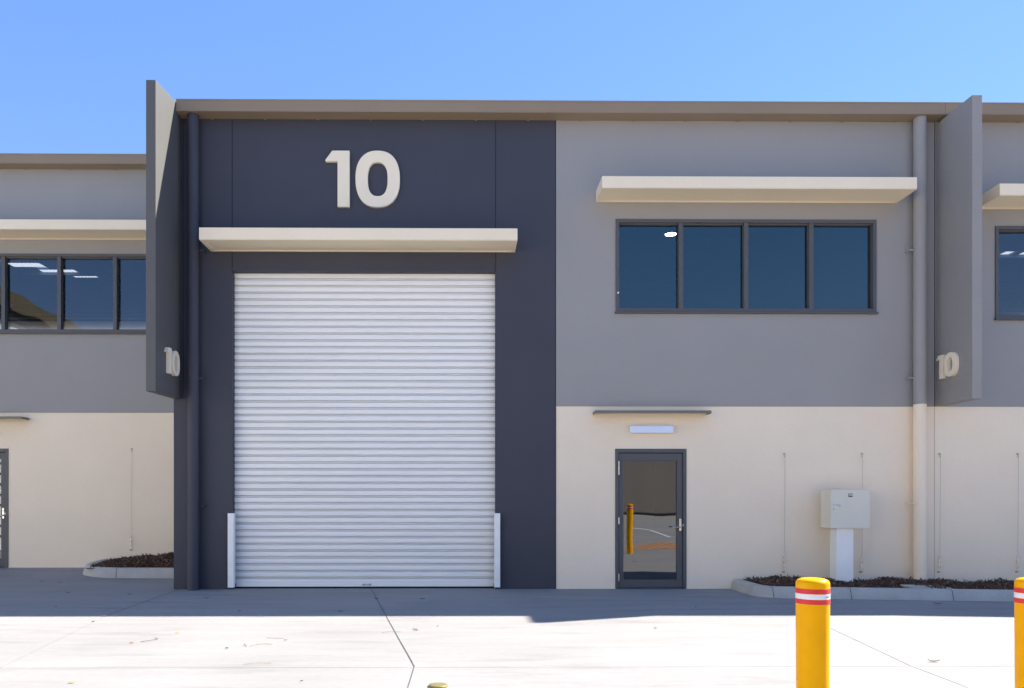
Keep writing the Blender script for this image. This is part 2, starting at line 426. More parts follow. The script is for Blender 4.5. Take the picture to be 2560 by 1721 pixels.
def pipe(parent, x, y, r, segs, brk, side, base=None, collars=()):
    P = None
    for (z0, z1, m) in segs:
        bm = bmesh.new(); cyl(bm, (x, y, z0), (x, y, z1), r, seg=40)
        o = obj('downpipe', bm, m, parent if P is None else P, smooth=True)
        if P is None: P = o
        else: o.name = 'lower_pipe'
    for z in brk:
        mm = segs[-1][2] if z < segs[-1][1] else segs[0][2]
        bm = bmesh.new(); cyl(bm, (x, y, z-.016), (x, y, z+.016), r+.005, seg=40)
        xa, xb = (x+r-.01, x+r+.075) if side > 0 else (x-r-.075, x-r+.01)
        box(bm, xa, xb, y-.01, y+.03, z-.012, z+.012)
        box(bm, (xb-.012 if side > 0 else xa), (xb if side > 0 else xa+.012), y+.03, -.001, z-.012, z+.012)
        obj('bracket', bm, mm, P, smooth=True)
    for z in collars:
        bm = bmesh.new(); cyl(bm, (x, y, z-.05), (x, y, z+.05), r+.004, seg=40)
        obj('collar', bm, segs[0][2] if z > segs[-1][1] else segs[-1][2], P, smooth=True)
    return P

def gutter(parent, x0, x1, yf, yb, z0, z1, seams=()):
    bm = B((x0, x1, yf, yb, z0, z0+.012), (x0, x1, yf, yf+.014, z0+.0125, z1), (x0, x1, yf-.006, yf-.0005, z1-.022, z1),
           (x0, x1, yb-.013, yb-.001, z0+.0125, z1-.01), (x0, x0+.004, yf+.0145, yb-.0135, z0+.0125, z1-.01), (x1-.004, x1, yf+.0145, yb-.0135, z0+.0125, z1-.01))
    G = obj('gutter', bm, M['taupe'], parent, bevel=.002)
    for s in seams:
        obj('seam', B((s-.035, s+.035, yf-.0035, yf-.0008, z0+.004, z1-.024)), M['taupe'], G)
    x = x0 + .45
    while x < x1 - .2:
        obj('strap', B((x, x+.04, yb-.03, yb-.004, z0-.012, z0-.001)), M['taupe'], G); x += .81
    return G

def trellis_wire(parent, x, y, z1, z0):
    W = empty('trellis_wire', (x, y, z0), parent=parent)
    bm = bmesh.new(); cyl(bm, (x, y, z1-.01), (x-.012, y, z0+.24), .0021, seg=6)
    obj('wire', bm, M['wire'], W)
    bm = bmesh.new()
    cyl(bm, (x-.01, y+.028, z1), (x-.01, y-.008, z1), .009, seg=10)
    cyl(bm, (x-.014, y, z1-.06), (x-.014, y, z1-.012), .004, seg=8)
    obj('anchor', bm, M['wire'], W)
    bm = bmesh.new()
    z = z0 + .24; k = 0
    while z > z0 + .03:
        rr = (.010, .0065, .012, .006)[k % 4]; h = (.03, .035, .045, .03)[k % 4]
        cyl(bm, (x-.014 + random.uniform(-.005, .005), y, z), (x-.018+random.uniform(-.004, .004), y, z-h), rr, seg=8)
        z -= h + .002; k += 1
    obj('turnbuckle', bm, M['steel'], W)
    bm = bmesh.new(); cyl(bm, (x-.022, y+.028, z0), (x-.022, y-.01, z0), .013, seg=10)
    obj('anchor', bm, M['wire'], W)
    return W

def fin(parent, x0, x1, yf, zt_wall, zt_front, zb_wall, zb_front, m):
    bm = bmesh.new()
    prism(bm, [(yf, zb_front), (yf, zt_front), (-.001, zt_wall), (-.001, zb_wall)], lambda a, b, t: (t, a, b), x0, x1)
    bmesh.ops.recalc_face_normals(bm, faces=bm.faces)
    return obj('fin_wall', bm, m, parent, bevel=.008)

def shell(parent, x0, x1, y0, depth, zt, m, inner=True, skylights=()):
    """side, rear walls, roof and floor behind a facade"""
    yb = y0 + depth
    obj('side_wall', B((x0, x0+.18, y0+.2, yb, -.3, zt)), m, parent)
    obj('side_wall', B((x1-.18, x1, y0+.2, yb, -.3, zt)), m, parent)
    obj('rear_wall', B((x0+.18, x1-.18, yb-.18, yb, -.3, zt)), m, parent)
    sl = math.tan(R(1.5))
    bm = bmesh.new()
    # roof sheet with openings for the skylights (open cells in a grid)
    xs = sorted({x0, x1, *[s[0] for s in skylights], *[s[1] for s in skylights]})
    ys = sorted({y0, yb, *[s[2] for s in skylights], *[s[3] for s in skylights]})
    def zr(y): return zt + .02 + (y - y0) * sl
    for i in range(len(xs)-1):
        for j in range(len(ys)-1):
            cx = (xs[i]+xs[i+1])/2; cy = (ys[j]+ys[j+1])/2
            if any(s[0] < cx < s[1] and s[2] < cy < s[3] for s in skylights): continue
            for dz in (0, .06):
                bm.faces.new([bm.verts.new((x, y, zr(y)+dz)) for x, y in ((xs[i], ys[j]), (xs[i+1], ys[j]), (xs[i+1], ys[j+1]), (xs[i], ys[j+1]))])
    rf = obj('roof', bm, M['roof'], parent)
    for s in skylights:
        bm = bmesh.new()
        bm.faces.new([bm.verts.new((x, y, zr(y)+.03)) for x, y in ((s[0], s[2]), (s[1], s[2]), (s[1], s[3]), (s[0], s[3]))])
        sk = obj('skylight', bm, M['skylight'], rf)
    # steel purlins under the sheet
    bm = bmesh.new(); y = y0 + 1.1
    while y < yb - 1:
        box(bm, x0+.2, x1-.2, y, y+.05, zr(y)-.09, zr(y)-.01); y += 1.2
    obj('purlin', bm, M['foil'], rf)
    obj('inner_floor', B((x0+.18, x1-.18, y0+.2, yb-.18, -.2, .02 + (0.14 if y0 > 1 else 0))), M['interior'], parent)

# ------------------------------------------------------------------ unit 10
U = empty('warehouse_unit', (0, 0, 0), 'charcoal and grey warehouse unit with the big number 10, roller door and grey wall panels', 'building', 'row of warehouse units')
bm = bmesh.new(); wall(bm, -4.497, 1.388, -.3, 7.32, 0, .2, [(-3.598, .45, -.29, 4.905)])
bmesh.ops.delete(bm, geom=[], context='VERTS')
obj('charcoal_wall', bm, M['dark_wall'], U)
bm = bmesh.new(); wall(bm, 1.390, 7.440, 2.822, 7.32, 0, .2, [(2.325, 6.34, 4.29, 5.70)])
obj('upper_wall', bm, M['grey_wall'], U)
bm = bmesh.new(); wall(bm, 1.390, 7.440, -.3, 2.8215, .008, .2, [(2.32, 3.395, -.29, 2.155)])
obj('lower_wall', bm, M['cream_wall'], U)
obj('panel_joint', B((-3.606, -3.594, -.0025, .01, 4.905, 7.24)), M['joint'], U)
obj('panel_joint', B((.449, .461, -.0025, .01, 4.905, 7.24)), M['joint'], U)
obj('panel_joint', B((1.378, 1.389, -.0025, .01, 0, 7.24)), M['joint'], U)
obj('panel_joint', B((7.262, 7.274, -.0025, .01, 2.823, 7.24)), M['joint'], U)
obj('panel_joint', B((7.262, 7.274, .0055, .02, -.1, 2.82)), M['joint_cream'], U)
obj('panel_joint', B((-4.352, -4.343, -.0025, .01, 2.93, 7.24)), M['joint'], U)
obj('lintel_flashing', B((-3.594, .446, -.014, .115, 4.893, 4.902), (-3.594, .446, -.014, -.002, 4.9025, 4.945)), M['dark_wall'], U, bevel=.002)

# roller door
RD = empty('roller_door', (-1.57, .12, 0), parent=U)
def curtain():
    bm = bmesh.new(); p = .1056; z = .075; prof = []
    shape = [(0, 0), (.003, -.004), (.035, -.0075), (.066, -.004), (.0690, 0), (.0698, .022), (.0785, .022), (.0795, .001), (.0845, -.002), (.0895, .001), (.0905, .026), (.1030, .026), (.1045, .004)]
    while z < 4.93:
        for dz, dy in shape: prof.append((z+dz, .12+dy))
        z += p
    prof = [q for q in prof if q[0] < 4.93]
    x0, x1 = -3.597, .449
    row = []
    for (zz, yy) in prof:
        row.append((bm.verts.new((x0, yy, zz)), bm.verts.new((x1, yy, zz))))
    for a, b in zip(row, row[1:]):
        f = bm.faces.new((a[0], a[1], b[1], b[0]))
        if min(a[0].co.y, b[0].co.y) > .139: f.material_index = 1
    bk = [(bm.verts.new((x0, .16, zz)), bm.verts.new((x1, .16, zz))) for zz in (.075, 4.93)]
    bm.faces.new((bk[0][1], bk[0][0], bk[1][0], bk[1][1]))
    return bm
obj('curtain', curtain(), [M['roller'], M['gap_shade']], RD)
obj('bottom_rail', B((-3.57, .43, .108, .15, .028, .0745)), M['roller'], RD, bevel=.003)
obj('rubber_seal', B((-3.57, .43, .11, .148, .002, .0275)), M['black'], RD)
bm = B((-1.62, -1.47, .092, .107, .056, .066), (-1.60, -1.585, .085, .107, .045, .075), (-1.505, -1.49, .085, .107, .045, .075))
obj('handle', bm, M['steel'], RD, bevel=.002)
for x0, x1 in ((-3.641, -3.552), (.433, .521)):
    bm = B((x0, x1, -.095, -.088, .035, 1.17))
    if x0 < 0: box(bm, x1-.007, x1, -.0875, -.002, .035, 1.17)
    else: box(bm, x0, x0+.007, -.0875, -.002, .035, 1.17)
    box(bm, x0+.008, x1-.008, -.0875, -.002, .30, .312); box(bm, x0+.008, x1-.008, -.0875, -.002, .95, .962)
    obj('door_guard', bm, M['guard'], U, bevel=.002)

window(U, 0, 0, 0)
entry_door(U, 0, .008, 0)
awning(U, 0, .008, 0)
wall_light(U, 0, .008, 0)
canopy(U, -3.925, .757, 0, 5.195, 5.375)
canopy(U, 2.007, 6.679, 0, 5.974, 6.152)
G = gutter(U, -4.372, 7.285, -.24, 0, 7.235, 7.418, (1.25,))
pipe(U, -4.157, -.115, .087, [(.0, 7.234, M['dark_wall'])], (5.176, 3.227, 1.278), 1, collars=(.12,))
pipe(U, 6.968, -.115, .092, [(2.84, 7.234, M['grey_wall']), (0.04, 2.8395, M['cream_wall'])], (5.213, 3.249, 1.321), -1, collars=(6.0,))
FL = fin(U, -4.515, -4.375, -1.0, 7.40, 7.29, 2.93, 2.90, M['fin_dark'])
FR = fin(U, 7.29, 7.436, -.86, 7.205, 7.205, 2.832, 2.828, M['fin_grey'])
digits(U, lambda a, b, t: (-2.159 + a*.98, t, 5.872 + b), .862, -.055, -.001)
digits(FL, lambda a, b, t: (t, -.705 + a*.96, 3.22 + b), .37, -4.374, -4.318, .003)
digits(FR, lambda a, b, t: (t, -.09 - a*.98, 3.22 + b), .36, 7.289, 7.233, .003)
for x in (4.93, 6.135): trellis_wire(U, x, -.022, 2.09, .262)
bm = bmesh.new(); cyl(bm, (2.345, -.03, 4.57), (2.345, -.018, 4.57), .014, seg=12)
obj('sensor', bm, M['guard'], U)
shell(U, -4.497, 7.440, 0, 18, 7.30, M['grey_wall'], skylights=[(1.0, 2.0, 15.2, 17.0), (4.5, 5.5, 15.2, 17.0)])  # both skylights are added out of view to brighten the inside of this roof

# ------------------------------------------------------------------ left unit, set back and a step higher
LX, LY, LZ = -11.727, 2.2, .15
L_ = empty('warehouse_unit', (-11, 2.2, .16), 'grey and cream warehouse unit set back at the left, behind the charcoal fin', 'building', 'row of warehouse units')
bm = bmesh.new(); wall(bm, -19.0, -4.4985, 2.977, 7.47, LY, LY+.2, [(2.325+LX, 6.34+LX, 4.29+LZ, 5.70+LZ)])
obj('upper_wall', bm, M['grey_wall'], L_)
bm = bmesh.new(); wall(bm, -19.0, -4.4985, -.3, 2.9765, LY+.008, LY+.2, [(2.32+LX, 3.395+LX, -.29, 2.155+LZ)])
obj('lower_wall', bm, M['cream_wall'], L_)
window(L_, LX, LY, LZ, glassmat=M['glass_wavy'])
entry_door(L_, LX, LY+.008, LZ+.008)
awning(L_, LX+.06, LY+.008, LZ)
wall_light(L_, LX, LY+.008, LZ)
canopy(L_, 2.007+LX, 6.679+LX, LY, 6.118, 6.292)
gutter(L_, -19.0, -4.502, LY-.24, LY, 7.40, 7.578)
trellis_wire(L_, -6.07, LY-.022, 2.32, .485)
shell(L_, -19.0, -4.50, LY, 15, 7.46, M['grey_wall'], skylights=[(-12.9, -11.9, 7.75, 8.15), (-12.1, -11.2, 8.45, 8.95), (-11.6, -10.6, 9.1, 9.6), (-11.0, -10.3, 9.75, 10.0)])

# ------------------------------------------------------------------ right unit
R_ = empty('warehouse_unit', (13, 0, 0), 'grey and cream warehouse unit at the right edge, beyond the grey fin', 'building', 'row of warehouse units')
bm = bmesh.new(); wall(bm, 7.4405, 19.4, 2.822, 7.32, 0, .2, [(8.222, 12.236, 4.19, 5.61)])
obj('upper_wall', bm, M['grey_wall'], R_)
bm = bmesh.new(); wall(bm, 7.4405, 19.4, -.3, 2.8215, .008, .2)
obj('lower_wall', bm, M['cream_wall'], R_)
window(R_, 5.897, 0, -.09, glassmat=M['glass_wavy'])
canopy(R_, 7.911, 12.58, 0, 5.885, 6.063)
gutter(R_, 7.289, 19.4, -.24, 0, 7.235, 7.418)
for x in (7.345, 8.56): trellis_wire(R_ if x > 8 else U, x, -.022, 2.09, .262)
shell(R_, 7.445, 19.4, 0, 18, 7.30, M['grey_wall'], skylights=[(13.2, 13.5, 6.9, 7.7), (13.68, 14.2, 6.6, 7.5)])

# lamp hanging behind the first pane
HB = empty('high_bay_lamp', (4.27, 4.2, 6.95), 'round lit high bay lamp seen through the first upper pane', 'lamp')
bm = bmesh.new(); lathe(bm, [(0, 0), (.11, 0), (.11, .03)], (4.27, 4.2, 6.95), 28)
obj('lens', bm, M['lamp_on'], HB)
bm = bmesh.new(); lathe(bm, [(.125, -.005), (.125, .05), (.06, .12), (.03, .2), (0, .2)], (4.27, 4.2, 6.95), 28)
obj('housing', bm, M['black'], HB)

# ------------------------------------------------------------------ planters
def kerb(path, zg, w=.13, h=.15, batter=.05):
    """path runs along the outer toe; the bed is to the left of the direction of travel"""
    bm = bmesh.new(); rows = []
    P = [Vector((*p, 0)) for p in path]
    for i, p in enumerate(P):
        a = P[max(i-1, 0)]; b = P[min(i+1, len(P)-1)]; d = (b-a).normalized(); n = Vector((-d.y, d.x, 0))
        g = zg(p.x, p.y)
        sec = [(0, -.05), (0, .004), (batter*.75, h-.02), (batter, h-.005), (batter+.02, h), (batter+w-.015, h), (batter+w, h-.012), (batter+w, -.05)]
        rows.append([bm.verts.new((p + n*o).to_tuple()[:2] + (g+z,)) for o, z in sec])
    for a, b in zip(rows, rows[1:]):
        for k in range(len(a)-1): bm.faces.new((a[k], b[k], b[k+1], a[k+1]))
    for r in (rows[0], rows[-1]):
        bm.faces.new(r)
    bmesh.ops.recalc_face_normals(bm, faces=bm.faces)
    return bm
rp = [(4.085, -.02), (4.075, -.5), (4.08, -.88), (4.10, -.98), (4.14, -1.07), (4.2, -1.14), (4.29, -1.2), (4.42, -1.25), (4.575, -1.28), (4.8, -1.305), (5.15, -1.325)] + [(5.5+.5*k, -1.335) for k in range(28)]
tag(obj('kerb', kerb(rp, gz), M['kerb'], smooth=True), kind='structure')
lp = [(-6.62, 2.19), (-6.66, 1.9), (-6.66, 1.62), (-6.62, 1.48), (-6.54, 1.36), (-6.42, 1.25), (-6.25, 1.15), (-6.08, 1.08), (-5.85, 1.04), (-5.5, 1.03), (-5.0, 1.02), (-4.505, 1.015)]
tag(obj('kerb', kerb(lp, gz, h=.165), M['kerb'], smooth=True), kind='structure')
# thin joints cut across the kerbs
def kjoint(x, y, dirx, h=.15):
    bm = bmesh.new(); g = gz(x, y)
    pts = [(-.003, .0), (.0345, h-.018), (.048, h-.002), (.07, h+.003), (.18, h+.003)]
    prev = None
    for o, z in pts:
        q = [bm.verts.new((x+s*.0035 + dirx*o, y+o, g+z)) for s in (-1, 1)]
        if prev: bm.faces.new((prev[0], prev[1], q[1], q[0]))
        prev = q
    return bm
for x, y, h in ((4.285, -1.205, .15), (5.31, -1.337, .15), (6.72, -1.342, .15), (-5.85, 1.035, .165)):
    tag(obj('kerb_joint', kjoint(x, y, -.03, h), M['joint']), kind='structure')

def bed_soil(x0, x1, y0, y1, base, hf, nx=60, ny=14):
    bm = bmesh.new()
    g = [[bm.verts.new((x0+(x1-x0)*i/nx, y0+(y1-y0)*j/ny, hf(x0+(x1-x0)*i/nx, y0+(y1-y0)*j/ny))) for i in range(nx+1)] for j in range(ny+1)]
    for j in range(ny):
        for i in range(nx): bm.faces.new((g[j][i], g[j][i+1], g[j+1][i+1], g[j+1][i]))
    return bm
def bump2(x, y):
    return .018*math.sin(x*3.1+y*2.0) + .014*math.sin(x*7.7-y*5.1+1.3) + .010*math.sin(x*13.9+y*3.3)
def hr(x, y):
    return gz(x, y) + .085 + .055*min(1, max(0, (y+1.15)/.6)) + bump2(x, y)*.9
def hl(x, y):
    e = min(1, max(0, (x+6.45)/.9))
    return gz(x, y) + .13 + .10*e*min(1, max(0, (y-1.18)/.5)) + bump2(x, y)*.9*e
SR = obj('soil', bed_soil(4.28, 19, -1.13, .005, 0, hr, 160, 12), M['soil'], smooth=True)
tag(SR, kind='structure')
def inl(x, y): return y > 1.15 + .35*max(0, (-6.05-x)) and x > -6.45 + .25*max(0, (1.5-y))
SL = obj('soil', bed_soil(-6.45, -4.505, 1.2, 2.205, 0, hl, 40, 12), M['soil'], smooth=True)
tag(SL, kind='structure')
def chips(n, sampler, hf, name, label):
    bm = bmesh.new()
    for _ in range(n):
        x, y = sampler()
        L = random.uniform(.02, .075); w = random.uniform(.007, .02); t = .004
        vs = box(bm, -L/2, L/2, -w/2, w/2, -t/2, t/2, 1 if random.random() < .16 else 0)
        tilt = random.gauss(0, .35) if random.random() > .12 else random.uniform(.6, 1.4)*random.choice((-1, 1))
        m = Matrix.Translation((x, y, hf(x, y) + random.uniform(.0, .028) + abs(math.sin(tilt))*L*.3)) @ Matrix.Rotation(random.uniform(0, 6.28), 4, 'Z') @ Matrix.Rotation(tilt, 4, 'Y') @ Matrix.Rotation(random.gauss(0, .5), 4, 'X')
        bmesh.ops.transform(bm, matrix=m, verts=vs)
    o = obj(name, bm, [M['bark'], M['bark_pale']])
    return tag(o, label, 'mulch', kind='stuff')
def chips_fast(n, sampler, hf, name, label):
    """many bark chips, built as plain vertex lists"""
    V = []; F = []; MI = []
    cube = [(-.5, -.5, -.5), (.5, -.5, -.5), (.5, .5, -.5), (-.5, .5, -.5), (-.5, -.5, .5), (.5, -.5, .5), (.5, .5, .5), (-.5, .5, .5)]
    fs = [(0, 3, 2, 1), (4, 5, 6, 7), (0, 1, 5, 4), (1, 2, 6, 5), (2, 3, 7, 6), (3, 0, 4, 7)]
    for _ in range(n):
        x, y = sampler()
        L = random.uniform(.02, .085); w = random.uniform(.007, .022); t = random.uniform(.003, .008)
        tilt = random.gauss(0, .35) if random.random() > .10 else random.uniform(.5, 1.2)*random.choice((-1, 1))
        m = Matrix.Translation((x, y, hf(x, y) + random.uniform(.0, .030) + abs(math.sin(tilt))*L*.3)) @ Matrix.Rotation(random.uniform(0, 6.28), 4, 'Z') @ Matrix.Rotation(tilt, 4, 'Y') @ Matrix.Rotation(random.gauss(0, .5), 4, 'X')
        b = len(V); tp = random.uniform(.4, 1.0)
        for c in cube:
            V.append(m @ Vector((c[0]*L, c[1]*w*(tp if c[0] > 0 else 1), c[2]*t)))
        mi = 1 if random.random() < .15 else 0
        for f in fs: F.append(tuple(b+i for i in f)); MI.append(mi)
    me = bpy.data.meshes.new(name); me.from_pydata([tuple(v) for v in V], [], F); me.update()
    me.materials.append(M['bark']); me.materials.append(M['bark_pale'])
    me.polygons.foreach_set('material_index', MI)
    o = bpy.data.objects.new(name, me); col.objects.link(o)
    return tag(o, label, 'mulch', kind='stuff')
def sr():
    return (4.32 + 5.6*random.random()**1.0, random.uniform(-1.12, -.03))
def sl():
    while True:
        x = random.uniform(-6.42, -4.53); y = random.uniform(1.22, 2.17)
        if inl(x, y): return x, y
chips_fast(9000, sr, hr, 'bark_mulch', 'dark brown bark mulch along the right hand garden bed behind the bollards')
chips_fast(3600, sl, hl, 'bark_mulch', 'dark brown bark mulch in the small rounded bed left of the charcoal wall')

# ------------------------------------------------------------------ meter cabinet
MB = empty('meter_cabinet', (5.69, -.3, .08), 'pale grey metal meter cabinet on a white post in the mulch bed', 'cabinet')
obj('post', B((5.543, 5.801, -.40, -.20, .02, .951)), M['post_white'], MB, bevel=.004)
bx = obj('cabinet_body', B((5.432, 6.018, -.432, -.13, .952, 1.528)), M['box'], MB, bevel=.006)
dr = obj('cabinet_door', B((5.438, 6.026, -.450, -.4335, .950, 1.524)), M['box'], MB, bevel=.004)
obj('lock_badge', B((5.702, 5.762, -.458, -.4505, 1.418, 1.468)), M['black'], dr, bevel=.006)
obj('lock_plate', B((5.709, 5.755, -.462, -.4583, 1.432, 1.462)), M['white_tape'], dr, bevel=.003)
obj('lock_mark', B((5.720, 5.732, -.464, -.4623, 1.440, 1.455), (5.735, 5.745, -.464, -.4623, 1.446, 1.455)), M['ink'], dr)
bm = bmesh.new(); cyl(bm, (5.478, -.456, 1.237), (5.478, -.4505, 1.237), .018, seg=20)
kh = obj('key_lock', bm, M['steel'], dr)
bm = bmesh.new(); cyl(bm, (5.478, -.4585, 1.237), (5.478, -.4565, 1.237), .007, seg=12)
obj('keyhole', bm, M['black'], kh)
bm = bmesh.new()
prism(bm, [(5.456, 1.302), (5.52, 1.310), (5.585, 1.306), (5.590, 1.268), (5.566, 1.266), (5.55, 1.282), (5.50, 1.292), (5.456, 1.288)], lambda a, b, t: (a, t, b), -.4512, -.4503)
bmesh.ops.recalc_face_normals(bm, faces=bm.faces)
obj('tape_scrap', bm, mat('tape_residue', (0.56, 0.56, 0.52), 0.4), dr)

# pale flat pit lid in the mulch
o = obj('pit_lid', B((6.32, 6.92, -1.10, -.72, .105, .135)), M['kerb'], bevel=.006)
o.rotation_euler = (R(3), R(1.5), R(2)); o.location.z += -.012
tag(o, 'flat pale concrete pit lid half buried in the bark right of the meter cabinet', 'lid')

# ------------------------------------------------------------------ bollards
def bollard(loc, h=.908, r=.0835):
    x, y, z = loc
    T = empty('bollard', loc)
    bm = bmesh.new()
    prof = [(r*.955, 0), (r, h-.075), (r, h-.030), (r*.985, h-.022), (r*.9, h-.012), (r*.7, h-.0045), (r*.4, h-.001), (0, h)]
    lathe(bm, prof, loc, 56)
    obj('post', bm, M['yellow'], T, smooth=True)
    for z0, z1, m, nm in ((h-.080, h-.0535, M['red'], 'red_band'), (h-.108, h-.0803, M['white_tape'], 'white_band'), (h-.134, h-.1083, M['red'], 'red_band')):
        bm = bmesh.new(); e = .0012
        lathe(bm, [(r-.001, z0), (r+e, z0+.0008), (r+e, z1-.0008), (r-.001, z1)], loc, 56)
        o = obj(nm, bm, m, T, smooth=True)
        if nm == 'white_band':
            bm = bmesh.new(); rnd = random.Random(3); a = -68
            while a < -26:
                wd = rnd.uniform(.8, 1.8)
                zc = (z0+z1)/2 + rnd.uniform(-.001, .001); hh = rnd.uniform(.004, .009) * (1 if a < -52 else .6)
                q = []
                for aa, zz in ((a, zc-hh/2), (a+wd, zc-hh/2), (a+wd*1.2, zc+hh/2), (a+wd*.2, zc+hh/2)):
                    q.append(bm.verts.new((x+(r+e+.0006)*math.cos(R(aa)), y+(r+e+.0006)*math.sin(R(aa)), z+zz)))
                bm.faces.new(q); a += wd + rnd.uniform(.5, 1.3)
            obj('print', bm, M['ink'], o)
    return T
def copy_tree(o, parent=None):
    c = o.copy(); col.objects.link(c)
    if parent: c.parent = parent
    for ch in [q for q in bpy.data.objects if q.parent == o]: copy_tree(ch, c)
    return c
b1 = tag(bollard((1.816, -7.94, 0)), 'yellow steel bollard with red and white bands in front of the meter cabinet', 'bollard', 'yellow bollards')
b2 = copy_tree(b1); b2.location = (2.98, -7.94, 0)
tag(b2, 'yellow bollard cut off by the right edge of the photo', 'bollard', 'yellow bollards')
b3 = tag(bollard((4.40, -8.8, 0), h=1.32), 'taller yellow bollard seen only as a reflection in the glass entry door', 'bollard', 'yellow bollards')

# ------------------------------------------------------------------ litter
def leaf_bm(x, y, L, w, rot, curl):
    bm = bmesh.new(); n = 6; top = []
    for i in range(n+1):
        t = i/n; a = (t-.5)*L; hw = w*math.sin(math.pi*min(1, max(0.02, t)))**.8
        z = .006 + curl*L*(2*t-1)**2
        top.append([bm.verts.new((a, s*hw, z + (.004 if s else 0))) for s in (-1, 0, 1)])
    for p, q in zip(top, top[1:]):
        for k in range(2): bm.faces.new((p[k], q[k], q[k+1], p[k+1]))
    bmesh.ops.transform(bm, matrix=Matrix.Translation((x, y, gz(x, y))) @ Matrix.Rotation(rot, 4, 'Z'), verts=bm.verts)
    return bm
def leaf(x, y, L, w, rot, m, label, curl=.12):
    o = obj('fallen_leaf', leaf_bm(x, y, L, w, R(rot), curl), M[m], smooth=True)
    o.data.use_auto_smooth = False if hasattr(o.data, 'use_auto_smooth') else None
    s = o.modifiers.new('thickness', 'SOLIDIFY'); s.thickness = .0012
    return tag(o, label, 'leaf', 'fallen leaves on the concrete')
def leaf_safe(*a, **k):
    x, y, L, w, rot, m, label = a
    o = obj('fallen_leaf', leaf_bm(x, y, L, w, R(rot), k.get('curl', .12)), M[m], smooth=True)
    s = o.modifiers.new('thickness', 'SOLIDIFY'); s.thickness = .0012
    return tag(o, label, 'leaf', 'fallen leaves on the concrete')
LV = [
 (-2.852, -6.343, .045, .014, 10, 'leaf_y', 'bright yellow leaf on the sunlit concrete nearest the bottom left'),
 (-2.91, -4.125, .035, .013, -20, 'leaf_y', 'small yellow leaf just beyond the shadow edge below the charcoal wall'),
 (-3.12, -4.70, .045, .014, 35, 'leaf_t', 'tan leaf beside the thin curved twig on the sunlit concrete'),
 (-2.147, -4.999, .040, .008, -35, 'leaf_b', 'dark curled leaf left of the pair of thin twigs'),
 (-0.53, -3.951, .050, .014, -30, 'leaf_b', 'dark and orange curled leaf right of the middle ground joint'),
 (-0.50, -3.985, .035, .014, 20, 'leaf_t', 'orange leaf touching the dark curled leaf right of the middle joint'),
 (-0.30, -3.72, .025, .010, 60, 'leaf_t', 'tiny pale orange leaf behind the dark curled leaf'),
 (-1.72, -4.56, .035, .010, 25, 'leaf_t', 'tan leaf near the middle of the sunlit concrete left of the joint'),
 (1.992, -3.857, .040, .013, 15, 'leaf_t', 'single tan leaf on the sunlit strip in front of the entry door'),
 (3.846, -5.64, .095, .014, -8, 'leaf_b', 'long pale backed leaf right of the near bollard'),
 (-1.2, -6.314, .018, .007, 0, 'leaf_b', 'tiny dark speck of leaf near the bottom edge'),
 (-4.12, -3.373, .030, .011, 20, 'leaf_b', 'small dark leaf in the left ground joint on the sunlit side'),
 (-4.19, -2.95, .060, .012, 60, 'leaf_t', 'yellowish leaf wedged in the left ground joint at the shadow edge'),
 (-5.2, -3.77, .030, .011, 0, 'leaf_t', 'faint tan leaf at the far left of the sunlit concrete'),
 (-2.756, -2.528, .040, .008, 10, 'leaf_b', 'dark thin leaf in the shade left of the roller door'),
 (-1.523, -2.578, .060, .012, -15, 'leaf_b', 'dark leaf in the shade in front of the roller door middle'),
 (-1.237, -1.30, .045, .010, -20, 'leaf_b', 'dark leaf in the shade beside the middle joint near the roller door'),
 (-0.60, -1.32, .070, .009, 0, 'leaf_b', 'thin dark leaf in the shade right of the middle joint'),
 (-4.85, -.75, .060, .012, -15, 'leaf_b', 'dark leaf in the shade just left of the left ground joint'),
 (-5.86, -.50, .060, .014, 10, 'leaf_b', 'dark leaf in the shade in front of the small left bed'),
 (-6.9, .70, .050, .013, 0, 'leaf_b', 'dark leaf in the shade left of the rounded kerb nose'),
 (-6.55, .60, .050, .013, 30, 'leaf_b', 'curled dark leaf in the shade below the rounded kerb nose'),
 (-7.25, -.42, .060, .010, 15, 'leaf_b', 'thin dark leaf in the shade under the left window'),
 (-6.75, -1.70, .060, .013, 20, 'leaf_b', 'dark leaf in the shade at the far left edge'),
 (-3.596, -1.2, .075, .010, -12, 'leaf_b', 'long dark leaf in the shade in front of the left door guard'),
 (-5.2, -2.1, .025, .009, 0, 'leaf_b', 'tiny dark leaf in the shade near the left shadow edge'),
 (6.25, -1.75, .110, .016, -5, 'leaf_b', 'long dark leaf lying against the kerb below the meter cabinet'),
 (2.9, -2.2, .030, .010, 30, 'leaf_b', 'small dark leaf in the shade in front of the entry door'),
]
for q in LV: leaf_safe(*q)
def twig(pts, r, m, label):
    bm = bmesh.new()
    P = [Vector((x, y, gz(x, y)+.006+dz)) for x, y, dz in pts]
    for a, b in zip(P, P[1:]): cyl(bm, a, b, r, r*.8, seg=6)
    return tag(obj('twig', bm, M[m]), label, 'twig', 'thin twigs on the concrete')
twig([(-3.06, -4.66, 0), (-2.99, -4.62, .006), (-2.95, -4.56, .004), (-2.965, -4.49, .003), (-3.02, -4.44, 0)], .0022, 'leaf_b', 'thin curved twig joined to the tan leaf on the sunlit concrete')
twig([(-1.97, -4.90, 0), (-1.93, -4.83, .004), (-1.86, -4.80, .004), (-1.79, -4.80, 0)], .0025, 'leaf_t', 'short bent tan twig left of centre on the sunlit concrete')
twig([(-2.00, -4.90, 0), (-2.04, -4.83, .002), (-2.05, -4.76, 0)], .002, 'leaf_b', 'tiny dark twig beside the short bent tan twig')
twig([(-1.93, -4.46, 0), (-1.85, -4.49, .003), (-1.76, -4.48, 0)], .0014, 'leaf_b', 'long wispy twig behind the bent tan twig')
